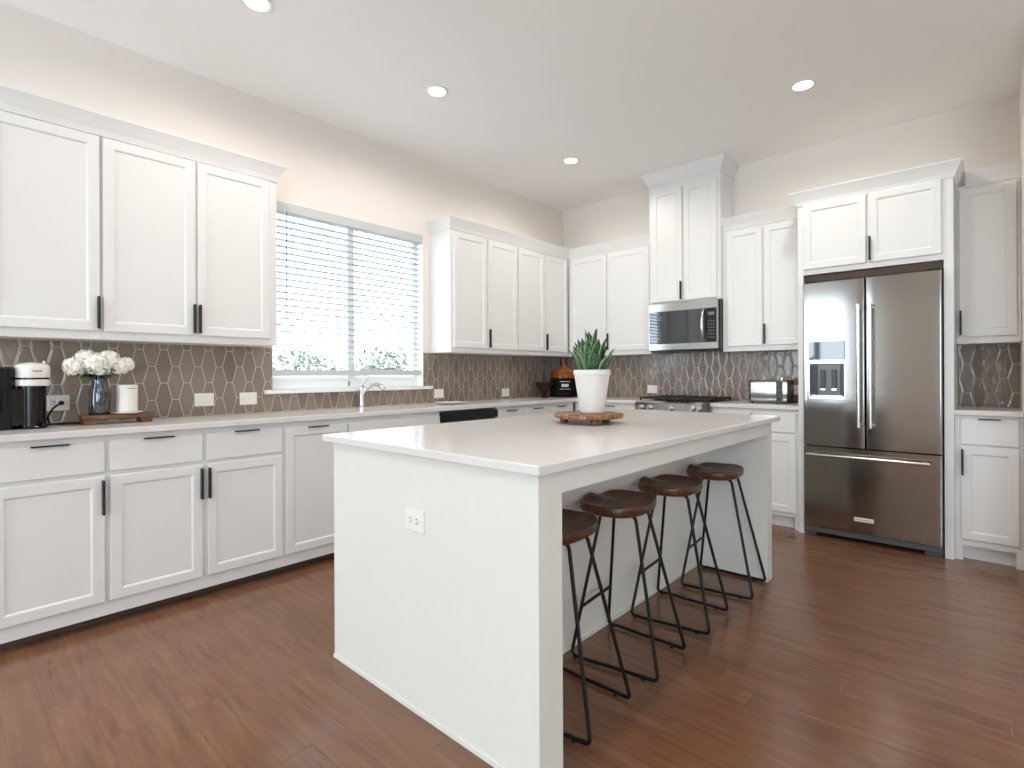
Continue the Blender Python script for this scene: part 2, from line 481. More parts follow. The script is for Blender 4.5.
k = MB().box(-.123, -2.86, WZ0 + .012, -.08, -2.845, WZ0 + .055, .003); k.build('window_latch', GREYPL, win1)

# backsplash, side wall and back wall
b = MB()
bt = .011
b.box(0, -5.07, .99, bt, WY0 - .058, 1.449)
b.box(0, WY0 - .058, .99, bt, WY0, WZ0 - .03); b.box(0, WY0 - .058, WZ0 - .002, bt, WY0 - .001, 1.449)
b.box(0, WY0, .99, bt, WY1 + .083, WZ0 - .031)
b.box(0, WY1 + .001, WZ0 - .001, bt, WY1 + .083, 1.449)
b.box(0, WY1 + .083, .99, bt, 0, 1.449)
struct('wall_left_backsplash', b, TILE_L, smooth=False)
b = MB(); b.box(bt, -bt, .99, 1.33, 0, 1.449); b.box(1.33, -bt, .99, 2.03, 0, 1.93); b.box(2.03, -bt, .99, 2.735, 0, 1.449)
b.box(3.677, -bt, .99, XR, 0, 1.452)
struct('wall_back_backsplash', b, TILE_B, smooth=False)

# ------------------------------------------------------------------ cabinet parts
# 'L': against the side wall, u = y, w = x;  'B': against the back wall, u = x, w = -y
def fr(side, u, v, w_): return (w_, u, v) if side == 'L' else (u, -w_, v)
def fbox(mb, side, u0, v0, w0, u1, v1, w1, bev=0): 
    a = fr(side, u0, v0, w0); c = fr(side, u1, v1, w1); return mb.box(*a, *c, bev)
def door_mb(side, u0, u1, v0, v1, w0, t=.02, shaker=True, st=.046):
    mb = MB(); rs = []
    prof = [(0, w0), (0, w0 + t - .003), (.003, w0 + t)]
    if shaker: prof += [(st, w0 + t), (st + .006, w0 + t - .002), (st + .011, w0 + t - .0075)]
    for ins, ww in prof:
        rs.append([fr(side, a, b_, ww) for a, b_ in ((u0 + ins, v0 + ins), (u1 - ins, v0 + ins), (u1 - ins, v1 - ins), (u0 + ins, v1 - ins))])
    mb.rings(rs); return mb
def pull_mb(side, u0, u1, v0, v1, w0, out=.026):
    """slim black edge pull: a thin plate behind and a raised lip"""
    mb = MB(); fbox(mb, side, u0, v0, w0 - .001, u1, v1, w0 + out, .0022)
    return mb
def add_door(root, side, u0, u1, v0, v1, w0, pull=None, shaker=True, name='door', flip=False, t=.02):
    d = door_mb(side, u0, u1, v0, v1, w0, t, shaker).build(name, WHITE, root, smooth=False)
    ww = w0 + t
    if pull in ('u0', 'u1'):
        c = (u0 + .008) if pull == 'u0' else (u1 - .008)
        if flip: pv0, pv1 = v0 + .012, v0 + .185
        else: pv0, pv1 = v1 - .190, v1 - .018
        pull_mb(side, c - .0055, c + .0055, pv0, pv1, ww).build('handle', BLACK, d)
    elif pull == 'top':
        c = (u0 + u1) / 2; h = min(.07, (u1 - u0) * .2)
        pull_mb(side, c - h, c + h, v1 - .004, v1 + .003, ww, .020).build('handle', BLACK, d)
    return d

def wall_cab(label, side, u0, u1, v0, v1, depth, doors, group='white shaker wall cabinets', dv=None, name='wall_cabinet', x_gap=.002):
    loc = fr(side, (u0 + u1) / 2, v0, depth / 2)
    root = thing(name, label, 'cabinet', loc, group)
    b = MB(); fbox(b, side, u0, v0, x_gap, u1, v1, depth, .0015)
    b.build('body', WHITE, root, smooth=False)
    d0, d1 = dv if dv else (v0 + .046, v1 - .028)
    for a, c, p in doors:
        add_door(root, side, a, c, d0, d1, depth, p, flip=True)
    return root

G_W = 'white shaker wall cabinets'
CT = 2.565      # top of the wall cabinets under the crown
wall_cab('white wall cabinet with one door at far left, above the coffee machine', 'L', -5.03, -4.566, 1.449, CT, .2845, [(-5.015, -4.573, 'u1')], dv=(1.495, 2.543))
wall_cab('white two-door wall cabinet left of the window', 'L', -4.5655, -3.612, 1.449, CT, .2845, [(-4.558, -4.111, 'u1'), (-4.097, -3.665, 'u0')], dv=(1.495, 2.543))
wall_cab('white two-door wall cabinet just right of the window', 'L', -2.064, -1.171, 1.449, CT, .2845, [(-2.03, -1.612, None), (-1.596, -1.178, 'u0')], dv=(1.495, 2.535))
wall_cab('white two-door wall cabinet on the window wall, next to the corner', 'L', -1.1705, -.3, 1.449, CT, .2845, [(-1.16, -.738, None), (-.722, -.326, 'u0')], dv=(1.495, 2.535))
wall_cab('white two-door wall cabinet behind the snake plant, left of the microwave', 'B', .286, 1.318, 1.449, CT, .2845, [(.33, .795, None), (.811, 1.30, 'u0')], dv=(1.495, 2.535))
hood = wall_cab('tall white two-door cabinet above the microwave reaching the ceiling', 'B', 1.319, 2.03, 1.934, 3.13, .330, [(1.352, 1.667, 'u1'), (1.683, 1.998, None)], dv=(1.95, 3.045))
wall_cab('white two-door wall cabinet above the toaster', 'B', 2.031, 2.734, 1.449, CT, .2845, [(2.075, 2.377, None), (2.391, 2.69, 'u0')], dv=(1.495, 2.535))
wall_cab('single-door white wall cabinet right of the fridge', 'B', 3.677, 4.010, 1.452, CT, .2845, [(3.693, 3.99, 'u0')], dv=(1.50, 2.535))

# fridge surround: panels to the floor and the cabinet over the fridge
fs = thing('fridge_surround_cabinet', 'white cabinet with two doors and side panels built around the fridge', 'cabinet', (3.2, -.3, 0))
b = MB()
b.box(2.735, -.60, 0, 2.772, -.013, 2.57); b.box(3.625, -.60, 0, 3.675, -.013, 2.57)
b.box(2.772, -.60, 2.012, 3.625, -.013, 2.57)
b.build('body', WHITE, fs, smooth=False)
add_door(fs, 'B', 2.776, 3.187, 2.052, 2.55, .60, None, flip=True)
add_door(fs, 'B', 3.203, 3.614, 2.052, 2.55, .60, 'u0', flip=True)

# crown mouldings: profile swept along a path
def crown(label, path, z0=2.552, z1=2.657, fl=.052, ends=None, mat=WHITE, name='crown_molding', parent=None):
    """path: list of ((x, y), (nx, ny)) with outward direction at each vertex; profile flares outwards"""
    prof = [(.0005, z0), (.006, z0), (.008, z0 + .008), (fl * .30, z0 + (z1 - z0) * .30), (fl * .62, z0 + (z1 - z0) * .62), (fl * .95, z1 - .010), (fl, z1 - .008), (fl, z1), (.0005, z1)]
    mb = MB(); rings = []
    for (x, y), (nx, ny) in path:
        rings.append([(x + nx * o, y + ny * o, z) for o, z in prof])
    mb.rings(rings)
    o = mb.build(name, mat, parent, smooth=False)
    if parent is None: tag(o, label, 'molding', 'crown mouldings over the cabinets')
    return o
crown('long crown molding on the wall cabinets left of the window', [((.286, -5.03), (1, 0)), ((.286, -3.612), (1, 1)), ((.0, -3.612), (0, 1))])
crown('crown molding turning the corner, from the window to the tall cabinet', [((0.0, -2.064), (0, -1)), ((.286, -2.064), (1, -1)), ((.286, -.286), (1, -1)), ((1.318, -.286), (0, -1))])
crown('crown molding against the ceiling on the tall microwave cabinet', [((1.319, -.005), (-1, 0)), ((1.319, -.332), (-1, -1)), ((2.03, -.332), (1, -1)), ((2.03, -.005), (1, 0))], 3.105, 3.2275, .06, parent=hood)
crown('short crown molding above the toaster cabinet', [((2.032, -.286), (0, -1)), ((2.734, -.286), (0, -1))])
crown('deep crown molding above the fridge cabinet', [((2.735, -.005), (-1, 0)), ((2.735, -.602), (-1, -1)), ((3.675, -.602), (1, -1)), ((3.675, -.005), (1, 0))])
crown('short crown molding at far right, beside the fridge cabinet', [((3.73, -.286), (0, -1)), ((4.011, -.286), (0, -1))])
# closed tops behind the crowns
# ------------------------------------------------------------------ base cabinets
BF = .5635   # face frame plane; doors stand 2 cm proud
G_B = 'white base cabinets along the walls'
def base_cab(label, side, u0, u1, drawers, doors, feet=False, kick=True, ztop=.957):
    root = thing('base_cabinet', label, 'cabinet', fr(side, (u0 + u1) / 2, 0, .28), G_B)
    b = MB(); fbox(b, side, u0, .052 if not feet else .10, .003, u1, ztop, BF)
    if feet:
        fbox(b, side, u0, 0, .003, u0 + .042, .10, BF); fbox(b, side, u1 - .035, 0, .003, u1, .10, BF)
    b.build('body', WHITE, root, smooth=False)
    kb = MB()
    if feet: fbox(kb, side, u0 + .042, 0, .42, u1 - .035, .10, .50)
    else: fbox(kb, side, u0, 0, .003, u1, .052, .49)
    kb.build('toe_kick', WHITE if feet else SHADEBR, root, smooth=False)
    for a, c, z0, z1, p in drawers:
        add_door(root, side, a, c, z0, z1, BF, p, shaker=False, name='drawer')
    for a, c, z0, z1, p in doors:
        add_door(root, side, a, c, z0, z1, BF, p)
    return root
DZ = (.774, .926); OZ = (.125, .752)
base_cab('white base cabinet under the coffee machine, one drawer over one door', 'L', -5.035, -4.5955, [(-5.02, -4.606, *DZ, 'top')], [(-5.02, -4.606, *OZ, 'u1')])
base_cab('white base cabinet below the flowers, with two drawers over two doors', 'L', -4.595, -3.7, [(-4.585, -4.163, *DZ, 'top'), (-4.14, -3.712, *DZ, 'top')], [(-4.585, -4.163, *OZ, 'u1'), (-4.14, -3.712, *OZ, 'u0')])
base_cab('white base cabinet with one tall door pulled from its top edge', 'L', -3.6995, -3.2605, [], [(-3.689, -3.266, .125, .917, 'top')])
base_cab('white sink base cabinet under the faucet, plain front rail over two doors', 'L', -3.26, -2.4305, [(-3.25, -2.44, .774, .915, None)], [(-3.25, -2.855, *OZ, 'u1'), (-2.838, -2.44, *OZ, 'u0')])
base_cab('white base cabinet beyond the dishwasher, nearest to it of the drawer units', 'L', -1.772, -1.3985, [(-1.765, -1.405, .774, .92, 'top')], [(-1.765, -1.405, *OZ, 'u1')])
base_cab('white base cabinet with drawer, middle one between dishwasher and corner', 'L', -1.398, -1.0105, [(-1.39, -1.018, .774, .92, 'top')], [(-1.39, -1.018, *OZ, 'u1')])
base_cab('white base cabinet with drawer, on the window wall beside the corner', 'L', -1.01, -.59, [(-1.002, -.64, .774, .92, 'top')], [(-1.002, -.64, *OZ, 'u1')])
base_cab('white base cabinet in the corner to the left of the cooktop', 'B', .5655, 1.329, [(.68, 1.315, .774, .926, 'top')], [(.68, .99, *OZ, 'u1'), (1.005, 1.315, *OZ, 'u0')])
base_cab('white cabinet under the cooktop, two wide drawers', 'B', 1.33, 2.03, [(1.345, 2.015, .46, .85, 'top'), (1.345, 2.015, .125, .44, 'top')], [], ztop=.86)
base_cab('white base cabinet below the toaster, touching the fridge panel', 'B', 2.031, 2.7345, [(2.05, 2.37, *DZ, None), (2.39, 2.708, *DZ, None)], [(2.05, 2.37, .135, .752, 'u1'), (2.39, 2.708, .135, .752, 'u0')], feet=True)
base_cab('white base cabinet at far right, drawer over door, beside the fridge', 'B', 3.676, 4.010, [(3.708, 3.99, .775, .945, 'top')], [(3.708, 3.99, .145, .76, 'u0')], feet=True, ztop=.967)

# dishwasher
dw = thing('dishwasher', 'built-in dishwasher with black control strip, left counter behind the island', 'dishwasher', (.28, -2.1, 0))
MB().box(.03, -2.428, .10, .55, -1.774, .945).build('body', GREYPL, dw, smooth=False)
MB().box(.551, -2.425, .11, .578, -1.777, .862, .003).build('door', STEEL, dw, smooth=False)
MB().box(.551, -2.425, .872, .592, -1.777, .94, .004).build('control_panel', DARK, dw, smooth=False)
MB().tube(fillet([(.578, -2.36, .82), (.615, -2.36, .82), (.615, -1.84, .82), (.578, -1.84, .82)], .02), .009).build('handle', STEELV, dw)

# countertops
def slab(label, boxes, z0=.9575, z1=.9904, name='countertop', bev=.003):
    b = MB()
    for x0, y0, x1, y1 in boxes: b.box(x0, y0, z0, x1, y1, z1, bev, 1)
    o = b.build(name, QUARTZ, smooth=False); tag(o, label, 'countertop'); return o
b = MB()
b.prism([(.012, -5.05), (.603, -5.05), (.603, -3.18), (.47, -3.18), (.47, -2.50), (.603, -2.50), (.603, -.603), (1.33, -.603), (1.33, -.012), (.012, -.012), (.012, -2.50), (.13, -2.50), (.13, -3.18), (.012, -3.18)], .9575, .9904)
b.box(.47, -3.18, .9575, .603, -2.50, .9904)
o = b.build('countertop', QUARTZ, smooth=False); tag(o, 'white L-shaped countertop under the window running to the cooktop', 'countertop')
bv = o.modifiers.new('Bevel', 'BEVEL'); bv.width = .003; bv.segments = 2; bv.limit_method = 'ANGLE'
slab('short white countertop under the toaster, between cooktop and fridge', [(2.031, -.603, 2.7345, -.012)])
slab('white countertop piece at far right beside the fridge', [(3.6755, -.603, 4.011, -.012)], .9675, 1.0)
# sink bowl
sk = MB(); sk.rings([[(x, y, z) for x, y in ((x0, y0), (x1, y0), (x1, y1), (x0, y1))] for x0, x1, y0, y1, z in
    ((.125, .475, -3.185, -2.495, .956), (.133, .467, -3.177, -2.503, .956), (.145, .455, -3.165, -2.515, .76))], cap0=False)
o = sk.build('sink_basin', STEEL, smooth=False); tag(o, 'stainless undermount sink basin set in the counter below the window', 'sink')

# ------------------------------------------------------------------ kitchen island
isl = thing('kitchen_island', 'white kitchen island with knee space for the stools', 'island', (2.25, -2.85, 0))
IX0, IX1, IY0, IY1 = 1.69, 2.865, -3.985, -1.745
b = MB()
b.box(IX0, IY0, 0, 2.43, IY1, .9595)
b.box(2.43, IY0, 0, IX1, -3.868, .9595)      # near end leg panel
b.box(2.43, -1.825, 0, IX1, IY1, .9595)      # far end panel
b.box(2.835, -3.868, .882, IX1, -1.825, .9595)   # apron
b.build('body', ISLAND, isl, smooth=False)
MB().box(2.84, IY0 - .002, 0.0, IX1 + .002, IY0 + .03, .959, .001).build('corner_trim', ISLAND, isl, smooth=False)
b = MB()
b.box(1.668, -4.03, .960, 2.905, -1.70, .9904, .004, 2)
b.build('countertop', QUARTZ, isl, smooth=False)
b = MB()   # shoe moulding around the foot
b.box(2.43, -3.868, 0, 2.437, -1.825, .018); b.box(2.437, -1.832, 0, IX1, -1.825, .018)
b.box(IX0, IY0 - .006, 0, IX1, IY0, .014)
b.build('base_trim', ISLAND, isl, smooth=False)
for n_, (ya, yb) in enumerate(((-3.95, -3.40), (-3.385, -2.86), (-2.84, -2.32), (-2.30, -1.78))):
    rs = []
    for ins, ww in ((0, IX0), (0, IX0 - .017), (.003, IX0 - .02), (.057, IX0 - .02), (.064, IX0 - .011)):
        rs.append([(ww, a, z) for a, z in ((ya + ins, .13 + ins), (yb - ins, .13 + ins), (yb - ins, .915 - ins), (ya + ins, .915 - ins))])
    d = MB().rings(rs).build('door', WHITE, isl, smooth=False)

def outlet(label, kind, c, normal, wdt=.115, hgt=.085, sockets=2, slots=True):
    """c: centre on the wall; normal: 'X' (+x) or 'Y' (-y)"""
    root = thing('wall_outlet', label, 'outlet', c, 'white outlets')
    side = 'L' if normal == 'X' else 'B'
    base = c[0] if normal == 'X' else -c[1]
    uc = c[1] if normal == 'X' else c[0]
    b = MB(); fbox(b, side, uc - wdt / 2, c[2] - hgt / 2, base, uc + wdt / 2, c[2] + hgt / 2, base + .006, .002)
    b.build('cover_plate', OUTLET, root, smooth=False)
    for k in range(sockets):
        u = uc + (k - (sockets - 1) / 2) * wdt * .34
        f_ = MB(); fbox(f_, side, u - .014, c[2] - .018, base + .004, u + .014, c[2] + .018, base + .0085, .003)
        s_ = f_.build('socket', OUTLET, root, smooth=False)
        if slots:
            g = MB()
            for dz in (-.008, .008): fbox(g, side, u - .006, c[2] + dz - .0015, base + .0082, u + .004, c[2] + dz + .0015, base + .0092)
            fbox(g, side, u + .007, c[2] - .002, base + .0082, u + .010, c[2] + .002, base + .0092)
            g.build('slots', SLOT, s_, smooth=False)
    return root
outlet('white outlet on the island end panel', 'o', (2.275, IY0, .713), 'Y', .112, .085)
outlet('white outlet behind the coffee machine, black plug in it', 'o', (bt, -4.72, 1.104), 'X', .118, .086)
outlet('white outlet on the tile right of the white candle jar', 'o', (bt, -3.973, 1.093), 'X', slots=False)
outlet('white outlet on the tile left of the window sill', 'o', (bt, -3.694, 1.09), 'X', slots=False)
outlet('white outlet just right of the window sill', 'o', (bt, -1.975, 1.072), 'X', slots=False)
outlet('white outlet on the window wall, between spoon rest and dark bowl', 'o', (bt, -1.055, 1.055), 'X', slots=False)
outlet('white outlet on the back wall left of the cooktop', 'o', (1.182, -bt, 1.085), 'Y', slots=False)
outlet('white outlet right of the toaster, black plug in it', 'o', (2.60, -bt, 1.10), 'Y', slots=False)

# ------------------------------------------------------------------ microwave
mw = thing('microwave', 'stainless over-the-range microwave under the tall cabinet', 'microwave', (1.68, -.2, 1.46))
mx0, mx1, mz0, mz1, my = 1.332, 2.028, 1.462, 1.930, -.375
MB().box(mx0, my + .03, mz0, mx1, -.013, mz1, .003).build('body', DARK, mw, smooth=False)
MB().box(mx0, my - .003, mz0 + .014, mx1 - .008, my + .028, mz1, .004).build('front_frame', STEEL, mw, smooth=False)
dz0, dz1 = 1.537, 1.853
MB().box(mx0 + .010, my - .009, dz0, 1.912, my - .0035, dz1, .002).build('door_glass', BGLASS, mw, smooth=False)
cp = MB().box(1.914, my - .009, dz0, 2.008, my - .0035, dz1, .002).build('control_panel', DARK, mw, smooth=False)
MB().box(1.932, my - .0100, 1.785, 1.99, my - .0092, 1.815).build('display', LCD, cp)
g = MB()
for r_ in range(6):
    for c_ in range(3): g.box(1.930 + c_ * .023, my - .0102, 1.575 + r_ * .03, 1.946 + c_ * .023, my - .0092, 1.590 + r_ * .03)
g.build('buttons', GASKET, cp, smooth=False)
h = []
for k in range(13):
    t = k / 12; h.append((1.893, my - .012 - .045 * math.sin(math.pi * t) ** .6, dz0 + .008 + (dz1 - dz0 - .016) * t))
MB().tube(h, [.007 + .007 * math.sin(math.pi * k / 12) for k in range(13)], 12).build('handle', STEELV, mw)
MB().box(1.55, -.30, mz0 - .004, 1.78, -.10, mz0 + .001).build('vent_grille', GREYPL, mw)

# ------------------------------------------------------------------ cooktop
ck = thing('gas_cooktop', 'stainless gas cooktop with black iron grates and front knobs', 'cooktop', (1.68, -.32, .87))
b = MB(); b.box(1.3325, -.60, .865, 2.0275, -.02, .992, .003)
b.build('body', STEEL, ck, smooth=False)
MB().prism([(-.655, .872), (-.640, .865), (-.60, .865), (-.60, .995), (-.628, .995), (-.655, .98)], 1.3325, 1.985, 'X').build('front_panel', STEEL, ck, smooth=False)
MB().prism([(-.665, .87), (-.640, .865), (-.60, .865), (-.60, .998), (-.628, .998), (-.665, .985)], 1.986, 2.0275, 'X').build('end_cap', GASKET, ck, smooth=False)
for x in (1.396, 1.486, 1.697, 1.90, 1.962):
    kn = MB().lathe([(.024, 0), (.025, .006), (.020, .010), (.019, .034), (.016, .037)], (x, -.656, .934), 20, axis='Y').build('knob', STEELV, ck)
    MB().box(x - .004, -.702, .915, x + .004, -.692, .955, .001).build('knob_grip', STEELV, kn)
for k in range(3):
    x0 = 1.345 + k * .2255; x1 = x0 + .221
    g = MB(); zt, zb = 1.026, 1.010
    for yy in (-.585, -.45, -.315, -.18, -.045): g.box(x0, yy - .006, zb, x1, yy + .006, zt, .002)
    for xx in (x0 + .006, (x0 + x1) / 2, x1 - .006): g.box(xx - .006, -.585, zb, xx + .006, -.045, zt, .002)
    for xx in (x0 + .008, x1 - .008):
        for yy in (-.58, -.05): g.box(xx - .007, yy - .007, .992, xx + .007, yy + .007, zb)
    g.build('grate', GRATE, ck, smooth=False)
for x, y in ((1.455, -.45), (1.455, -.18), (1.68, -.32), (1.905, -.45), (1.905, -.18)):
    MB().lathe([(.045, .992), (.045, 1.000), (.03, 1.002), (.03, 1.008), (.0, 1.009)], (x, y, 0), 20, cap1=False).build('burner', GRATE, ck)

# ------------------------------------------------------------------ refrigerator
rf = thing('refrigerator', 'large stainless french-door fridge with ice dispenser', 'refrigerator', (3.2, -.35, 0))
FX0, FX1, FY = 2.780, 3.617, -.645
MB().box(FX0 + .004, -.585, .045, FX1 - .004, -.03, 1.93).build('body', DARK, rf, smooth=False)
def fridge_door(x0, x1, z0, z1, name='door'):
    """gently rounded vertical edges"""
    pr = []
    n = 8; r = .010; y1 = -.588
    pts = [(x0, y1)]
    for k in range(n + 1):
        a = math.pi + (math.pi / 2) * k / n; pts.append((x0 + r + r * math.cos(a), FY + r + r * math.sin(a)))
    N = 10
    for k in range(1, N):
        t = k / N; pts.append((x0 + r + (x1 - x0 - 2 * r) * t, FY - .0012 * math.sin(math.pi * t)))
    for k in range(n + 1):
        a = 1.5 * math.pi + (math.pi / 2) * k / n; pts.append((x1 - r + r * math.cos(a), FY + r + r * math.sin(a)))
    pts.append((x1, y1))
    mb = MB(); mb.rings([[(p[0], p[1], z) for p in pts] for z in (z0, z1)])
    return mb.build(name, STEELF, rf, angle=50)
dl = fridge_door(FX0, 3.181, .700, 1.938, 'left_door')
dr = fridge_door(3.188, FX1, .700, 1.938, 'right_door')
fd = fridge_door(FX0, FX1, .082, .690, 'freezer_drawer')
def bar(mb_name, pts, parent, r=.011):
    return MB().tube(fillet(pts, .02), r, 12).build(mb_name, STEELV, parent)
for x, d in ((3.150, dl), (3.222, dr)):
    y = FY - .06
    h_ = MB().tube([(x, y, .855), (x, y, 1.745)], .0125, 14).build('handle', STEELV, d)
    mbm = MB()
    for z in (.875, 1.725): mbm.tube([(x, FY + .002, z), (x, y, z)], .009, 10)
    mbm.build('handle_mount', STEELV, d)
y = FY - .06
MB().tube([(2.815, y, .634), (3.555, y, .634)], .0125, 14).build('handle', STEELV, fd)
mbm = MB()
for x in (2.845, 3.525): mbm.tube([(x, FY + .002, .634), (x, y, .634)], .009, 10)
mbm.build('handle_mount', STEELV, fd)
# dispenser: display, recess box, two paddles, tray
ds = MB().box(2.822, FY - .012, 1.352, 3.058, FY + .004, 1.487, .002).build('display', BGLASS, dl, smooth=False)
b = MB()
b.box(2.818, FY - .012, 1.318, 3.064, FY + .004, 1.350, .002); b.box(2.818, FY - .012, 1.050, 3.064, FY + .004, 1.075, .002)
b.box(2.818, FY - .012, 1.075, 2.828, FY + .004, 1.318, .001); b.box(3.054, FY - .012, 1.075, 3.064, FY + .004, 1.318, .001)
dp = b.build('dispenser_frame', STEELV, dl, smooth=False)
MB().box(2.828, FY - .0065, 1.075, 3.054, FY - .004, 1.318).build('dispenser_recess', DARK, dl, smooth=False)
MB().box(2.885, FY - .0105, 1.085, 3.03, FY - .007, 1.312, .001).build('dispenser_plate', GREYPL, dl, smooth=False)
for x in (2.918, 2.992):
    MB().box(x - .016, FY - .022, 1.135, x + .016, FY - .011, 1.275, .003).build('paddle', DARK, dl, smooth=False)
    MB().box(x - .016, FY - .024, 1.120, x + .016, FY - .011, 1.1345, .002).build('paddle_tip', CHROME, dl, smooth=False)
MB().box(2.835, FY - .024, 1.0755, 3.048, FY - .008, 1.084, .001).build('drip_tray', STEELV, dl, smooth=False)
# kick grille with two feet
b = MB(); b.box(FX0, -.632, .034, FX1, -.56, .078, .003); b.box(FX0, -.61, .0, FX0 + .075, -.50, .045, .004); b.box(FX1 - .10, -.61, .0, FX1, -.50, .045, .004)
b.build('kick_grille', GASKET, rf, smooth=False)
bd = MB().box(3.112, FY - .0065, .168, 3.232, FY + .001, .196, .001).build('badge', OUTLET, fd, smooth=False)
MT = Matrix.Translation((3.172, FY - .0067, .182)) @ Matrix.Rotation(R(90), 4, 'X')
text_mesh('KitchenAid', .023, 'badge_text', SLOT, MT, bd)
# hinge caps
MB().box(FX0 + .01, -.63, 1.9385, FX0 + .08, -.50, 1.952, .003).box(FX1 - .08, -.63, 1.9385, FX1 - .01, -.50, 1.952, .003).build('hinge_cover', DARK, rf, smooth=False)
MB().box(2.774, -.57, 1.955, 3.623, -.02, 2.008).build('gap_shade', SHADEBR, fs, smooth=False)  # dark block standing in for the shade in the gap above the fridge

# ------------------------------------------------------------------ bar stools
def make_stool():
    root = thing('bar_stool', '', 'stool', (0, 0, 0), 'wooden-seat bar stools at the island')
    # seat: super-ellipse outline, scooped, with a pommel ridge at the front (-x)
    A, B_, ex = .150, .188, 2.6
    zt, th_ = .688, .046
    def pt(a, f):
        ca, sa = math.cos(a), math.sin(a)
        rr = (abs(ca) ** ex + abs(sa) ** ex) ** (-1 / ex)
        return A * rr * ca * f, B_ * rr * sa * f
    def ztop(x, y):
        u, v = x / A, y / B_
        edge = max(abs(u), abs(v))
        z = -.020 * (1 - min(1, (u * u * .7 + v * v)) ** 1.2)
        pom = math.exp(-(v / .24) ** 2) * max(0, (-u)) ** 1.2 * .015
        sc = -math.exp(-((abs(v) - .48) / .22) ** 2) * max(0, -u) ** 1.2 * .012
        return zt + z + pom + sc + .004 * max(0, u)
    n = 56; fs_ = [0.04, .2, .36, .52, .68, .82, .92, .975]
    rings = []
    rings.append([(pt(2 * math.pi * k / n, .04)[0], pt(2 * math.pi * k / n, .04)[1], zt - th_) for k in range(n)])
    for ff, dz in ((.90, 0), (.97, .006), (1.0, .016)):
        rings.append([(*pt(2 * math.pi * k / n, ff), zt - th_ + dz) for k in range(n)])
    for ff, dd in ((1.0, -.006), (.985, -.001)):
        rings.append([(*pt(2 * math.pi * k / n, ff), ztop(*pt(2 * math.pi * k / n, ff)) + dd) for k in range(n)])
    for ff in fs_[::-1]:
        rings.append([(*pt(2 * math.pi * k / n, ff), ztop(*pt(2 * math.pi * k / n, ff))) for k in range(n)])
    rings = [[(x - .033, y, z) for x, y, z in q] for q in rings]
    MB().rings(rings).build('seat', SEATW, root, angle=40)
    zl = zt - th_
    r = .0075
    # two closed rod loops (floor runner, two legs, top rail), leaning towards each other
    for sgn in (-1, 1):
        yb, yk, yt = sgn * .157, sgn * .178, sgn * .066
        P = [(-.177, yk, .013), (-.12, yk + sgn * .006, .013), (0, yb + sgn * .014, .013), (.12, yb + sgn * .008, .013), (.214, yb, .013), (.078, yt, zl - .006), (-.085, yt, zl - .006)]
        pts = fillet([Vector(p) for p in P], .024, 6, True)
        MB().tube(pts, r, 10, closed=True).build('leg_frame', RODM, root)
        for x in (-.155, .150): MB().lathe([(.007, .0), (.0075, .006), (.005, .010)], (x, (yk if x < 0 else yb) + sgn * .004, 0), 10).build('foot_glide', RODM, root)
    # cross rail between the two island-side legs
    t = (.215 - .02) / (zl - .006 - .02)
    x = -.177 + t * (.092); yy = .178 + t * (.066 - .178)
    MB().tube([(x, -yy, .215), (x, yy, .215)], r, 10).build('footrest', RODM, root)
    # mounting plate under the seat
    MB().box(-.075, -.075, zl - .006, .065, .075, zl + .002).build('mounting_plate', RODM, root, smooth=False)
    rz = Matrix.Rotation(R(5), 4, 'Z')
    for me in {o.data for o in root.children}: me.transform(rz)
    return root
st = make_stool()
spots = [(2.638, -3.578, 0, 'dark wood bar stool nearest the camera, partly behind the island end panel'),
         (2.638, -3.092, 0, 'dark wood bar stool, second from the near end of the island'),
         (2.640, -2.572, 0, 'dark wood bar stool, third from the near end of the island'),
         (2.662, -2.026, 0, 'dark wood bar stool at the far end of the island, farthest from camera')]
for i, (x, y, a, lab) in enumerate(spots):
    o = st if i == 0 else dup(st)
    o.location = (x, y, 0); o.rotation_euler = (0, 0, R(a)); o['label'] = lab

# ------------------------------------------------------------------ snake plant on the round board
BC = Vector((2.262, -2.825, 0))
BCx, BCy = BC.x, BC.y; PX, PY = BCx + .015, BCy + .014
board = thing('round_wooden_riser', 'round rustic wooden riser on small feet, on the island', 'board', (BCx, BCy, .99))
z0 = .9906
MB().lathe([(.001, z0 + .028), (.172, z0 + .028), (.181, z0 + .033), (.183, z0 + .044), (.178, z0 + .053), (.001, z0 + .054)], (BCx, BCy, 0), 48).build('top', BOARDW, board)
for a in (200, 318, 80):
    fx, fy = BCx + .135 * math.cos(R(a)), BCy + .135 * math.sin(R(a))
    MB().lathe([(.017, z0), (.024, z0 + .004), (.024, z0 + .022), (.02, z0 + .0285)], (fx, fy, 0), 18).build('foot', TRAYW, board)
zp = z0 + .0545
plant = thing('potted_snake_plant', 'snake plant in white tapered pot standing on the round wooden riser', 'plant', (PX, PY, zp))
MB().lathe([(.001, zp), (.060, zp), (.064, zp + .004), (.094, zp + .200), (.098, zp + .204), (.099, zp + .226), (.095, zp + .229), (.089, zp + .226), (.086, zp + .200), (.001, zp + .200)], (PX, PY, 0), 40).build('pot', POT, plant)
MB().lathe([(.086, zp + .201), (.07, zp + .206), (.001, zp + .208)], (PX, PY, 0), 24).build('soil', SOIL, plant)
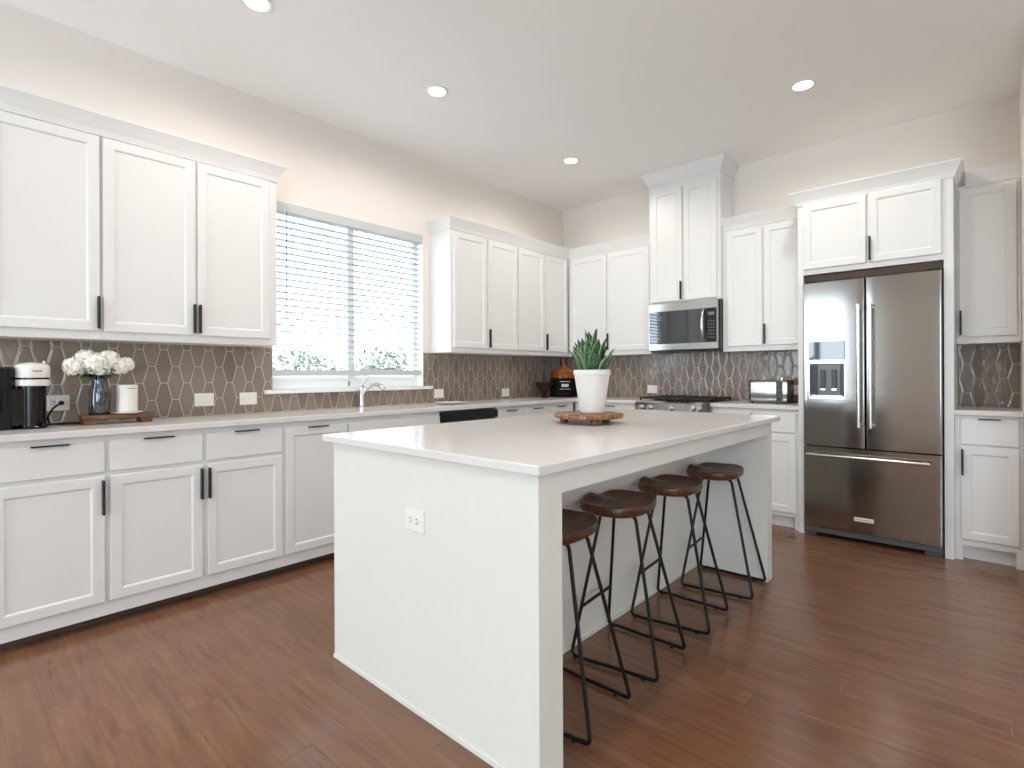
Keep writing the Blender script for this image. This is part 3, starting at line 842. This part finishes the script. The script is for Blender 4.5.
def leaf(mb, uvl, base, az, lean, L, W, twist, curl=.25):
    bm = mb.bm; rows = []
    n = 9; d = Vector((math.cos(az), math.sin(az), 0)); side = Vector((-math.sin(az + twist), math.cos(az + twist), 0))
    p = Vector(base); ang = lean * .35
    for k in range(n + 1):
        t = k / n
        wdt = W * (.62 + .9 * t - .25 * t * t) * (1 - t ** 3.2) * .78 + .0012
        nrm = (d * math.cos(ang) - Vector((0, 0, 1)) * math.sin(ang))
        row = []
        for j, s_ in enumerate((-1, -.5, 0, .5, 1)):
            q = p + side * wdt * s_ + nrm * (abs(s_) ** 1.5) * wdt * curl * -1
            row.append((bm.verts.new(q), (j / 4, t)))
        rows.append(row)
        ang = lean * (.35 + .75 * t)
        p = p + (d * math.sin(ang) + Vector((0, 0, 1)) * math.cos(ang)) * (L / n)
    for a, b_ in zip(rows, rows[1:]):
        for i in range(4):
            f = bm.faces.new((a[i][0], a[i + 1][0], b_[i + 1][0], b_[i][0])); f.smooth = True
            for lp, vv in zip(f.loops, (a[i], a[i + 1], b_[i + 1], b_[i])): lp[uvl].uv = vv[1]
rnd = random.Random(5)
mb = MB(); uvl = mb.bm.loops.layers.uv.new('UVMap')
spec = []
for k in range(6): spec.append((rnd.uniform(0, 6.28), .02 + rnd.random() * .10, .225 + rnd.random() * .03, .050))
for k in range(12): spec.append((k * .5236 + rnd.uniform(-.2, .2), .24 + rnd.random() * .16, .175 + rnd.random() * .05, .045))
for k in range(15): spec.append((k * .4189 + .3 + rnd.uniform(-.2, .2), .48 + rnd.random() * .24, .12 + rnd.random() * .055, .038))
for az, ln, L_, W_ in spec:
    rr = .015 + .05 * min(1, ln / .6)
    leaf(mb, uvl, (PX + rr * math.cos(az), PY + rr * math.sin(az), zp + .195), az, ln, L_, W_, rnd.uniform(-.5, .5), .45)
o = mb.build('foliage', SNAKE, plant)
sm = o.modifiers.new('Solidify', 'SOLIDIFY'); sm.thickness = .0022

# ------------------------------------------------------------------ blinds on the kitchen window
bl = thing('window_blind', 'white horizontal slat blind hanging in the kitchen window', 'blind', (0, -2.835, 2.5))
by0, by1 = WY0 + .012, WY1 - .012
b = MB()
z = 1.335
while z < 2.43:
    M = Matrix.Translation((-.045, 0, z)) @ Matrix.Rotation(R(-9), 4, 'Y')
    b.box(-.024, by0, -.0014, .024, by1, .0014, 0, 1, M); z += .0485
b.build('slats', BLIND, bl, smooth=False)
MB().box(-.078, by0, 2.452, -.010, by1, 2.521).box(-.008, by0 - .004, 2.452, .012, by1 + .004, 2.524, .002).build('valance', BLIND, bl, smooth=False)
MB().box(-.072, by0, 1.247, -.020, by1, 1.292, .003).build('bottom_rail', BLIND, bl, smooth=False)
b = MB()
for yy in (by0 + .16, (by0 + by1) / 2 + .02, by1 - .16):
    for xx in (-.070, -.020): b.tube([(xx, yy, 1.28), (xx, yy, 2.46)], .0012, 5)
b.build('ladder_cords', BLIND, bl)
MB().tube([(.016, -3.418, 2.45), (.018, -3.420, 2.2), (.018, -3.422, 1.70)], .0045, 8).build('tilt_wand', GREYPL, bl)

# ------------------------------------------------------------------ faucet
fc = thing('faucet', 'chrome single-lever kitchen faucet behind the sink', 'faucet', (.085, -2.84, .99))
fx, fy = .085, -2.84
MB().lathe([(.030, .9906), (.030, .996), (.021, 1.006), (.020, 1.11), (.024, 1.125), (.024, 1.155), (.016, 1.17), (.001, 1.174)], (fx, fy, 0), 24).build('base', CHROME, fc)
pts = fillet([(fx, fy, 1.09), (fx + .04, fy + .02, 1.150), (fx + .10, fy + .050, 1.182), (fx + .155, fy + .078, 1.165), (fx + .18, fy + .09, 1.138)], .05, 6)
nn = len(pts)
MB().tube(pts, [.015 + (.004 if k > nn * .75 else 0) for k in range(nn)], 14).build('spout', CHROME, fc)
MB().tube(fillet([(fx, fy, 1.165), (fx + .008, fy + .012, 1.20), (fx + .03, fy + .05, 1.255)], .03, 5), [.011, .0105, .010, .0095, .009, .0085, .008, .008], 12).build('lever', CHROME, fc) if False else \
MB().tube([(fx, fy, 1.160), (fx + .004, fy + .010, 1.19), (fx + .014, fy + .030, 1.22), (fx + .030, fy + .052, 1.245)], [.012, .011, .009, .0075], 12).build('lever', CHROME, fc)

# ------------------------------------------------------------------ coffee machine
cm = thing('coffee_machine', 'black pod coffee machine with a white head, on the left counter', 'coffee machine', (.27, -4.86, .99))
cx, cy, cz = .27, -4.845, .9906
MB().lathe([(.040, cz), (.060, cz + .0), (.062, cz + .008), (.058, cz + .014), (.001, cz + .014)], (cx, cy, 0), 36, sx=1.1, sy=1.0).build('base', DARK, cm)
MB().lathe([(.001, cz + .012), (.055, cz + .012), (.056, cz + .215), (.001, cz + .215)], (cx, cy, 0), 40).build('column', DARK, cm)
hd = MB().lathe([(.001, cz + .214), (.066, cz + .214), (.069, cz + .218), (.0695, cz + .244), (.066, cz + .246)], (cx, cy + .002, 0), 40).build('head_lower_ring', CANDLE, cm)
MB().lathe([(.001, cz + .245), (.0665, cz + .245), (.0665, cz + .256), (.001, cz + .256)], (cx, cy + .002, 0), 40).build('dark_band', DARK, cm)
MB().lathe([(.001, cz + .255), (.068, cz + .255), (.0695, cz + .259), (.069, cz + .305), (.064, cz + .318), (.045, cz + .327), (.02, cz + .331), (.001, cz + .332)], (cx, cy + .002, 0), 40).build('head', CANDLE, cm)
MB().box(cx - .03, cy + .045, cz + .325, cx - .02, cy + .056, cz + .342, .002).build('lever', CHROME, cm)
tk = MB(); tk.lathe([(.001, cz), (.058, cz), (.060, cz + .006), (.060, cz + .300), (.055, cz + .307), (.001, cz + .308)], (cx, cy - .118, 0), 36)
tk.build('water_tank', DARK, cm)
MB().box(cx - .045, cy - .08, cz + .02, cx + .045, cy - .02, cz + .20).build('body', DARK, cm, smooth=False)
MB().box(cx + .03, cy + .03, cz + .0142, cx + .085, cy + .07, cz + .025, .003).build('cup_tray', DARK, cm)
a_ = R(10)
MT = Matrix.Translation((cx + .0700 * math.cos(a_) , cy + .002 + .0700 * math.sin(a_), cz + .288)) @ Matrix.Rotation(a_, 4, 'Z') @ Matrix.Rotation(R(90), 4, 'Z') @ Matrix.Rotation(R(90), 4, 'X')
text_mesh('NESPRESSO', .0085, 'logo_text', SLOT, MT, cm)
# power cord: plug in outlet, droops, loops on the counter
cd_ = thing('power_cord', 'black power cord looping on the counter beside the coffee machine', 'cord', (.1, -4.69, .99))
MB().lathe([(.013, 0), (.014, .012), (.010, .028), (.004, .036)], (bt + .009, -4.700, 1.103), 14, axis='X').build('plug', DARK, cd_)
pts = [(bt + .04, -4.700, 1.103), (.075, -4.715, 1.098), (.10, -4.745, 1.075), (.11, -4.765, 1.035), (.12, -4.76, 1.002), (.15, -4.73, .9965), (.17, -4.67, .9965), (.17, -4.61, .9965), (.145, -4.575, .9965), (.115, -4.59, .9965), (.105, -4.65, .9965), (.125, -4.72, .9965), (.165, -4.775, .9965), (.205, -4.80, .9965)]
def smooth_path(P, n=5):
    P = [Vector(p) for p in P]; out = []
    for i in range(len(P) - 1):
        p0, p1, p2, p3 = P[max(i - 1, 0)], P[i], P[i + 1], P[min(i + 2, len(P) - 1)]
        for k in range(n):
            t = k / n
            out.append(.5 * ((2 * p1) + (p2 - p0) * t + (2 * p0 - 5 * p1 + 4 * p2 - p3) * t * t + (3 * p1 - p0 - 3 * p2 + p3) * t ** 3))
    out.append(P[-1]); return out
MB().tube(smooth_path(pts), .005, 8).build('cable', DARK, cd_)

# ------------------------------------------------------------------ tray with vase, bouquet and candle
tr = thing('wooden_tray', 'small wooden footed board under the vase and white jar', 'board', (.25, -4.47, .99))
tx0, tx1, ty0, ty1 = .175, .315, -4.655, -4.325
tz = .9906
MB().box(tx0, ty0 + .005, tz + .030, tx1, ty1 - .005, tz + .050, .003, 1).build('top', TRAYW, tr, smooth=False)
for ya in (ty0 + .015, ty1 - .06):
    MB().prism([(ya, tz), (ya + .045, tz), (ya + .052, tz + .0295), (ya - .008, tz + .0295)], tx0 + .01, tx1 - .005, 'X').build('foot', TRAYW, tr, smooth=False)
vx, vy, vz = .245, -4.568, tz + .0505
va = thing('vase', 'silver mercury-glass vase holding white flowers on the tray', 'vase', (vx, vy, vz))
MB().lathe([(.001, vz), (.044, vz), (.048, vz + .006), (.048, vz + .09), (.046, vz + .13), (.036, vz + .165), (.034, vz + .18), (.040, vz + .215), (.038, vz + .215), (.031, vz + .18), (.033, vz + .165), (.042, vz + .13), (.042, vz + .012), (.001, vz + .01)], (vx, vy, 0), 36).build('body', SMOKE, va)
MB().box(vx + .034, vy + .020, vz + .085, vx + .047, vy + .044, vz + .125, .001).build('tag', TAG, va)
bq = thing('flower_bouquet', 'bunch of white hydrangea flowers in the silver vase', 'flowers', (vx, vy, vz + .06))
rnd = random.Random(11)
def floret(mb, c, n, s):
    n = n.normalized(); a = n.orthogonal().normalized(); b_ = n.cross(a)
    th0 = rnd.uniform(0, 1.57)
    for k in range(4):
        t = th0 + k * math.pi / 2
        d = a * math.cos(t) + b_ * math.sin(t); e = n.cross(d)
        lift = n * s * rnd.uniform(.05, .35)
        p = [c, c + d * s * .55 + e * s * .42 + lift * .4, c + d * s * 1.05 + lift, c + d * s * .55 - e * s * .42 + lift * .4]
        mb.bm.faces.new([mb.bm.verts.new(q) for q in p])
def bloom(c, r):
    mb = MB(); N = 150
    for k in range(N):
        zz = 1 - 2 * (k + .5) / N
        if zz < -.75: continue
        ph = k * 2.399963
        nrm = Vector((math.sqrt(1 - zz * zz) * math.cos(ph), math.sqrt(1 - zz * zz) * math.sin(ph), zz))
        nrm = (nrm + Vector([rnd.uniform(-.15, .15) for _ in range(3)])).normalized()
        floret(mb, Vector(c) + nrm * r * rnd.uniform(.82, 1.02), nrm, r * .27)
    core = bmesh.ops.create_icosphere(mb.bm, subdivisions=2, radius=r * .8)
    for v in core['verts']: v.co += Vector(c)
    return mb
for dx, dy, dz, r in ((.03, -.108, .270, .046), (.04, .0, .262, .040), (.0, -.058, .312, .044), (.045, -.03, .285, .050), (-.03, .0, .300, .046), (.03, .035, .305, .048), (.02, .085, .272, .042), (.01, .118, .285, .036)):
    bloom((vx + dx, vy + dy, vz + dz - .010), r * 1.13).build('blossom', PETAL, bq, smooth=False)
mb = MB()
for k in range(26):
    a = rnd.uniform(0, 6.28) if k % 2 else rnd.uniform(-2.2, -.6); L_ = rnd.uniform(.06, .12); hh = vz + rnd.uniform(.185, .235)
    d = Vector((math.cos(a), math.sin(a), 0)); e = Vector((-math.sin(a), math.cos(a), 0)); p = Vector((vx, vy, hh)) + d * .02
    ws = [.004, .016, .02, .015, .001]; prev = None
    for i, w_ in enumerate(ws):
        q = p + d * L_ * i / 4 + Vector((0, 0, .02 * math.sin(i / 4 * 2.2) - .014 * i / 4 * rnd.random()))
        cur = (mb.bm.verts.new(q + e * w_), mb.bm.verts.new(q - e * w_))
        if prev: mb.bm.faces.new((prev[0], prev[1], cur[1], cur[0]))
        prev = cur
mb.build('leaves', GREEN, bq)
mb = MB()
for dx, dy in ((.02, -.06), (.0, -.03), (.02, .02), (-.02, .0), (.01, .06)):
    mb.tube([(vx, vy + dy * .1, vz + .03), (vx + dx * .3, vy + dy * .25, vz + .19), (vx + dx, vy + dy, vz + .255)], .003, 6)
mb.build('stems', GREEN, bq)
ax_, ay_ = .25, -4.443
co = MB().lathe([(.001, vz), (.050, vz), (.074, vz + .006), (.074, vz + .010), (.001, vz + .010)], (ax_, ay_, 0), 36).build('white_saucer', CANDLE)
tag(co, 'thin white saucer under the white jar on the tray', 'saucer')
cj = thing('candle_jar', 'plain white cylindrical jar on a saucer right of the vase', 'jar', (ax_, ay_, vz + .011))
cz0 = vz + .0105
MB().lathe([(.001, cz0), (.047, cz0), (.050, cz0 + .003), (.050, cz0 + .148), (.048, cz0 + .150), (.046, cz0 + .150), (.045, cz0 + .12), (.001, cz0 + .12)], (ax_, ay_, 0), 40).build('body', CANDLE, cj)
a_ = R(-25)
MB().box(ax_ + .046, ay_ - .012, cz0 + .128, ax_ + .0502, ay_ + .028, cz0 + .132).build('print', GREYPL, cj)
MB().lathe([(.005, cz0 + .12), (.004, cz0 + .158), (.001, cz0 + .16)], (ax_, ay_, 0), 10).build('wick', GREYPL, cj)

# spoon rest
sr = MB().lathe([(.001, .9906), (.07, .9906), (.125, 1.002), (.128, 1.006), (.12, 1.006), (.07, .997), (.001, .996)], (.30, -2.07, 0), 40, sx=.95, sy=1.25).build('spoon_rest', CANDLE)
tag(sr, 'shallow white oval dish on the counter right of the faucet', 'dish')

# ------------------------------------------------------------------ corner: bowl stand and amber bottle
bx, by_ = .21, -.640
bo = thing('pedestal_bowl', 'dark footed bowl with tall wire handles near the corner', 'bowl', (bx, by_, .99))
MB().lathe([(.001, .9906), (.048, .9906), (.050, .998), (.022, 1.006), (.018, 1.035), (.045, 1.06), (.085, 1.105), (.103, 1.152), (.104, 1.160), (.099, 1.160), (.08, 1.11), (.04, 1.07), (.001, 1.065)], (bx, by_, 0), 36).build('bowl', BOWLW, bo)
mb = MB()
for a in (R(35), R(125)):
    d = Vector((math.cos(a), math.sin(a), 0))
    mb.tube([Vector((bx, by_, 1.158)) + d * .100 * math.cos(t) + Vector((0, 0, .24 * math.sin(t))) for t in [math.pi * k / 20 for k in range(21)]], .0028, 6)
mb.build('wire_handles', RODM, bo)
jx, jy = .30, -.40
jg = thing('amber_bottle', 'big amber glass bottle with a wide black label in the corner', 'bottle', (jx, jy, .99))
MB().lathe([(.001, .9906), (.142, .9906), (.148, .998), (.150, 1.01), (.150, 1.24), (.142, 1.275), (.11, 1.305), (.06, 1.32), (.043, 1.335), (.041, 1.345)], (jx, jy, 0), 44).build('body', AMBER, jg)
MB().lathe([(.041, 1.343), (.040, 1.42), (.044, 1.424), (.044, 1.436), (.001, 1.438)], (jx, jy, 0), 28).build('neck_cap', plain('dark_red_foil', srgb(82, 30, 24), .35, metal=.3), jg)
lb = MB().lathe([(.1515, .9975), (.1515, 1.205)], (jx, jy, 0), 48, cap0=False, cap1=False).build('label', LABELB, jg)
a0 = math.atan2(CAM[1] - jy, CAM[0] - jx) + .1
def arcstrip(da0, da1, z0_, z1_, rad=.1522):
    mb = MB(); n = 8
    mb.rings([[(jx + rad * math.cos(a0 + da0 + (da1 - da0) * k / n), jy + rad * math.sin(a0 + da0 + (da1 - da0) * k / n), z) for k in range(n + 1)] for z in (z0_, z1_)], False, False, closed=False)
    return mb
for p in ((-.38, .38, 1.164, 1.169), (-.40, .40, 1.082, 1.086)):
    arcstrip(*p).build('label_line', LABELW, lb)
for k in range(5):
    arcstrip(-.26 + k * .105, -.18 + k * .105, 1.108, 1.140).build('label_mark', LABELW, lb)

# ------------------------------------------------------------------ toaster
ts = thing('toaster', 'stainless long toaster with dark control strip, beside the fridge', 'toaster', (2.43, -.25, .99))
tx0, tx1, ty0, ty1, tz0, tz1 = 2.278, 2.592, -.335, -.165, .998, 1.188
def rbox(x0, x1, y0, y1, z0, z1, r, n=6):
    rg = []
    pts = []
    for cxx, cyy, a0_ in ((y0 + r, z0 + r, 180), (y1 - r, z0 + r, 270), (y1 - r, z1 - r, 0), (y0 + r, z1 - r, 90)):
        for k in range(n + 1):
            a = R(a0_ + 90 * k / n); pts.append((cxx + r * math.cos(a), cyy + r * math.sin(a)))
    return MB().rings([[(x, p, q) for p, q in pts] for x in (x0, x1)])
rbox(tx0 + .012, tx1 - .012, ty0, ty1, tz0, tz1, .022).build('body', STEEL, ts)
rbox(tx0, tx0 + .0115, ty0 - .002, ty1 + .002, tz0 - .003, tz1 + .002, .024).build('end_cap', DARK, ts)
rbox(tx1 - .0115, tx1, ty0 - .002, ty1 + .002, tz0 - .003, tz1 + .002, .024).build('end_cap', DARK, ts)
cpn = MB().box(2.497, ty0 - .006, tz0 + .002, 2.549, ty0 + .006, tz1 - .004, .002).build('control_strip', GASKET, ts, smooth=False)
for z in (1.03, 1.085, 1.135): MB().lathe([(.009, 0), (.009, .005), (.007, .007)], (2.523, ty0 - .006, z), 14, axis='Y').build('button', DARK, cpn)
MB().box(2.33, -.262, tz1 - .001, 2.55, -.238, tz1 + .0015).build('slot', DARK, ts, smooth=False)
MB().lathe([(.012, tz1), (.012, tz1 + .006), (.018, tz1 + .012), (.018, tz1 + .022), (.010, tz1 + .028), (.001, tz1 + .029)], (2.522, -.26, 0), 18).build('knob', CHROME, ts)
for x in (2.30, 2.57):
    for y in (-.32, -.18): MB().lathe([(.010, .9906), (.010, .9985)], (x, y, 0), 10).build('foot', DARK, ts)
MB().lathe([(.013, 0), (.014, .014), (.010, .028), (.004, .036)], (2.620, -bt - .009, 1.10), 14, axis='Y').build('plug', DARK, ts)
MB().tube(smooth_path([(2.62, -.055, 1.10), (2.625, -.075, 1.09), (2.63, -.08, 1.05), (2.628, -.09, 1.01), (2.61, -.11, .9955), (2.56, -.12, .9955), (2.50, -.13, .9955)]), .004, 8).build('cord', DARK, ts)

# ------------------------------------------------------------------ recessed ceiling lights
def downlight(x, y, lab):
    root = thing('recessed_ceiling_light', lab, 'ceiling light', (x, y, H - .004), 'round recessed ceiling lights')
    MB().lathe([(.058, H - .0005), (.078, H - .0005), (.080, H - .005), (.074, H - .008), (.060, H - .005)], (x, y, 0), 36, cap0=False, cap1=False).build('trim_ring', LAMPTRIM, root)
    MB().lathe([(.060, H - .0045), (.030, H - .0060), (.001, H - .0065)], (x, y, 0), 32, cap0=False, cap1=False).build('lens', LAMPON, root)
    l = lamp('downlight_lamp', 'SPOT', (x, y, H - .02), (0, 0, 0), 34, (1, .94, .86), spot_size=R(172), spot_blend=.45, shadow_soft_size=.06)
for x, y, lab in ((.982, -4.02, 'lit round recessed light at the top edge, over the left counter'),
                  (1.0, -2.807, 'lit round recessed light in line with the kitchen window'),
                  (.978, -1.19, 'smallest lit recessed light, nearest the back left corner'),
                  (2.908, -1.156, 'lit round recessed light on the right, in front of the fridge')):
    downlight(x, y, lab)
for x, y, lab in ((2.908, -2.807, 'added recessed fill light over the island, above the top edge of the photo'),  # unseen lights from here on, added to fill the room from above
                  (2.908, -4.02, 'added recessed fill light over the near end of the island'),
                  (1.0, -6.4, 'added recessed fill light behind the camera, at the patio door side'),
                  (3.4, -6.6, 'added recessed fill light behind the camera, middle of the room'),
                  (6.2, -6.6, 'added recessed fill light behind the camera, toward the living room windows'),
                  (6.2, -3.6, 'added recessed fill light over the living area right of the kitchen')):
    downlight(x, y, lab)

# ------------------------------------------------------------------ outside the kitchen window
g = MB().box(-30, -40, -.6, -.4, 30, -.5); o = struct('ground_outside', g, GROUND)
def bush(c, r, n, seed):
    rr = random.Random(seed); mb = MB()
    for k in range(n):
        v = Vector((rr.gauss(0, 1), rr.gauss(0, 1), rr.gauss(0, 1))).normalized() * rr.uniform(.55, 1.0)
        p = Vector(c) + Vector((v.x * r[0], v.y * r[1], v.z * r[2]))
        a = Vector((rr.gauss(0, 1), rr.gauss(0, 1), rr.gauss(0, 1))).normalized(); b_ = a.orthogonal().normalized(); s_ = rr.uniform(.05, .10)
        mb.bm.faces.new([mb.bm.verts.new(p + a * s_), mb.bm.verts.new(p + b_ * s_ * .6), mb.bm.verts.new(p - a * s_), mb.bm.verts.new(p - b_ * s_ * .6)])
    return mb
for k, (c, r, lab) in enumerate((((-8.5, .9, .6), (1.2, 1.2, 1.30), 'pale tree outside seen low in the left half of the window'),
                                 ((-8.5, 3.3, .65), (1.2, 1.2, 1.40), 'pale tree outside seen low in the right half of the window'))):
    t = thing('garden_tree', lab, 'tree', (c[0], c[1], -.5), 'trees outside the window')
    bush(c, r, 1500, k + 3).build('crown', BUSH, t, smooth=False)
    MB().tube([(c[0], c[1], -.5), (c[0] + .05, c[1], c[2])], [.10, .06], 8).build('trunk', BARK, t)
nb = thing('neighbour_house', 'faint low roof outside, seen at the window bottom right', 'house', (-14, 15.5, -.5))
MB().box(-17, 12, -.5, -12, 19, 1.2).build('wall', TRIM, nb, smooth=False)
MB().prism([(-17.4, 1.2), (-11.6, 1.2), (-14.5, 2.0)], 11.6, 19.4, 'Y').build('roof', ROOFM, nb, smooth=False)
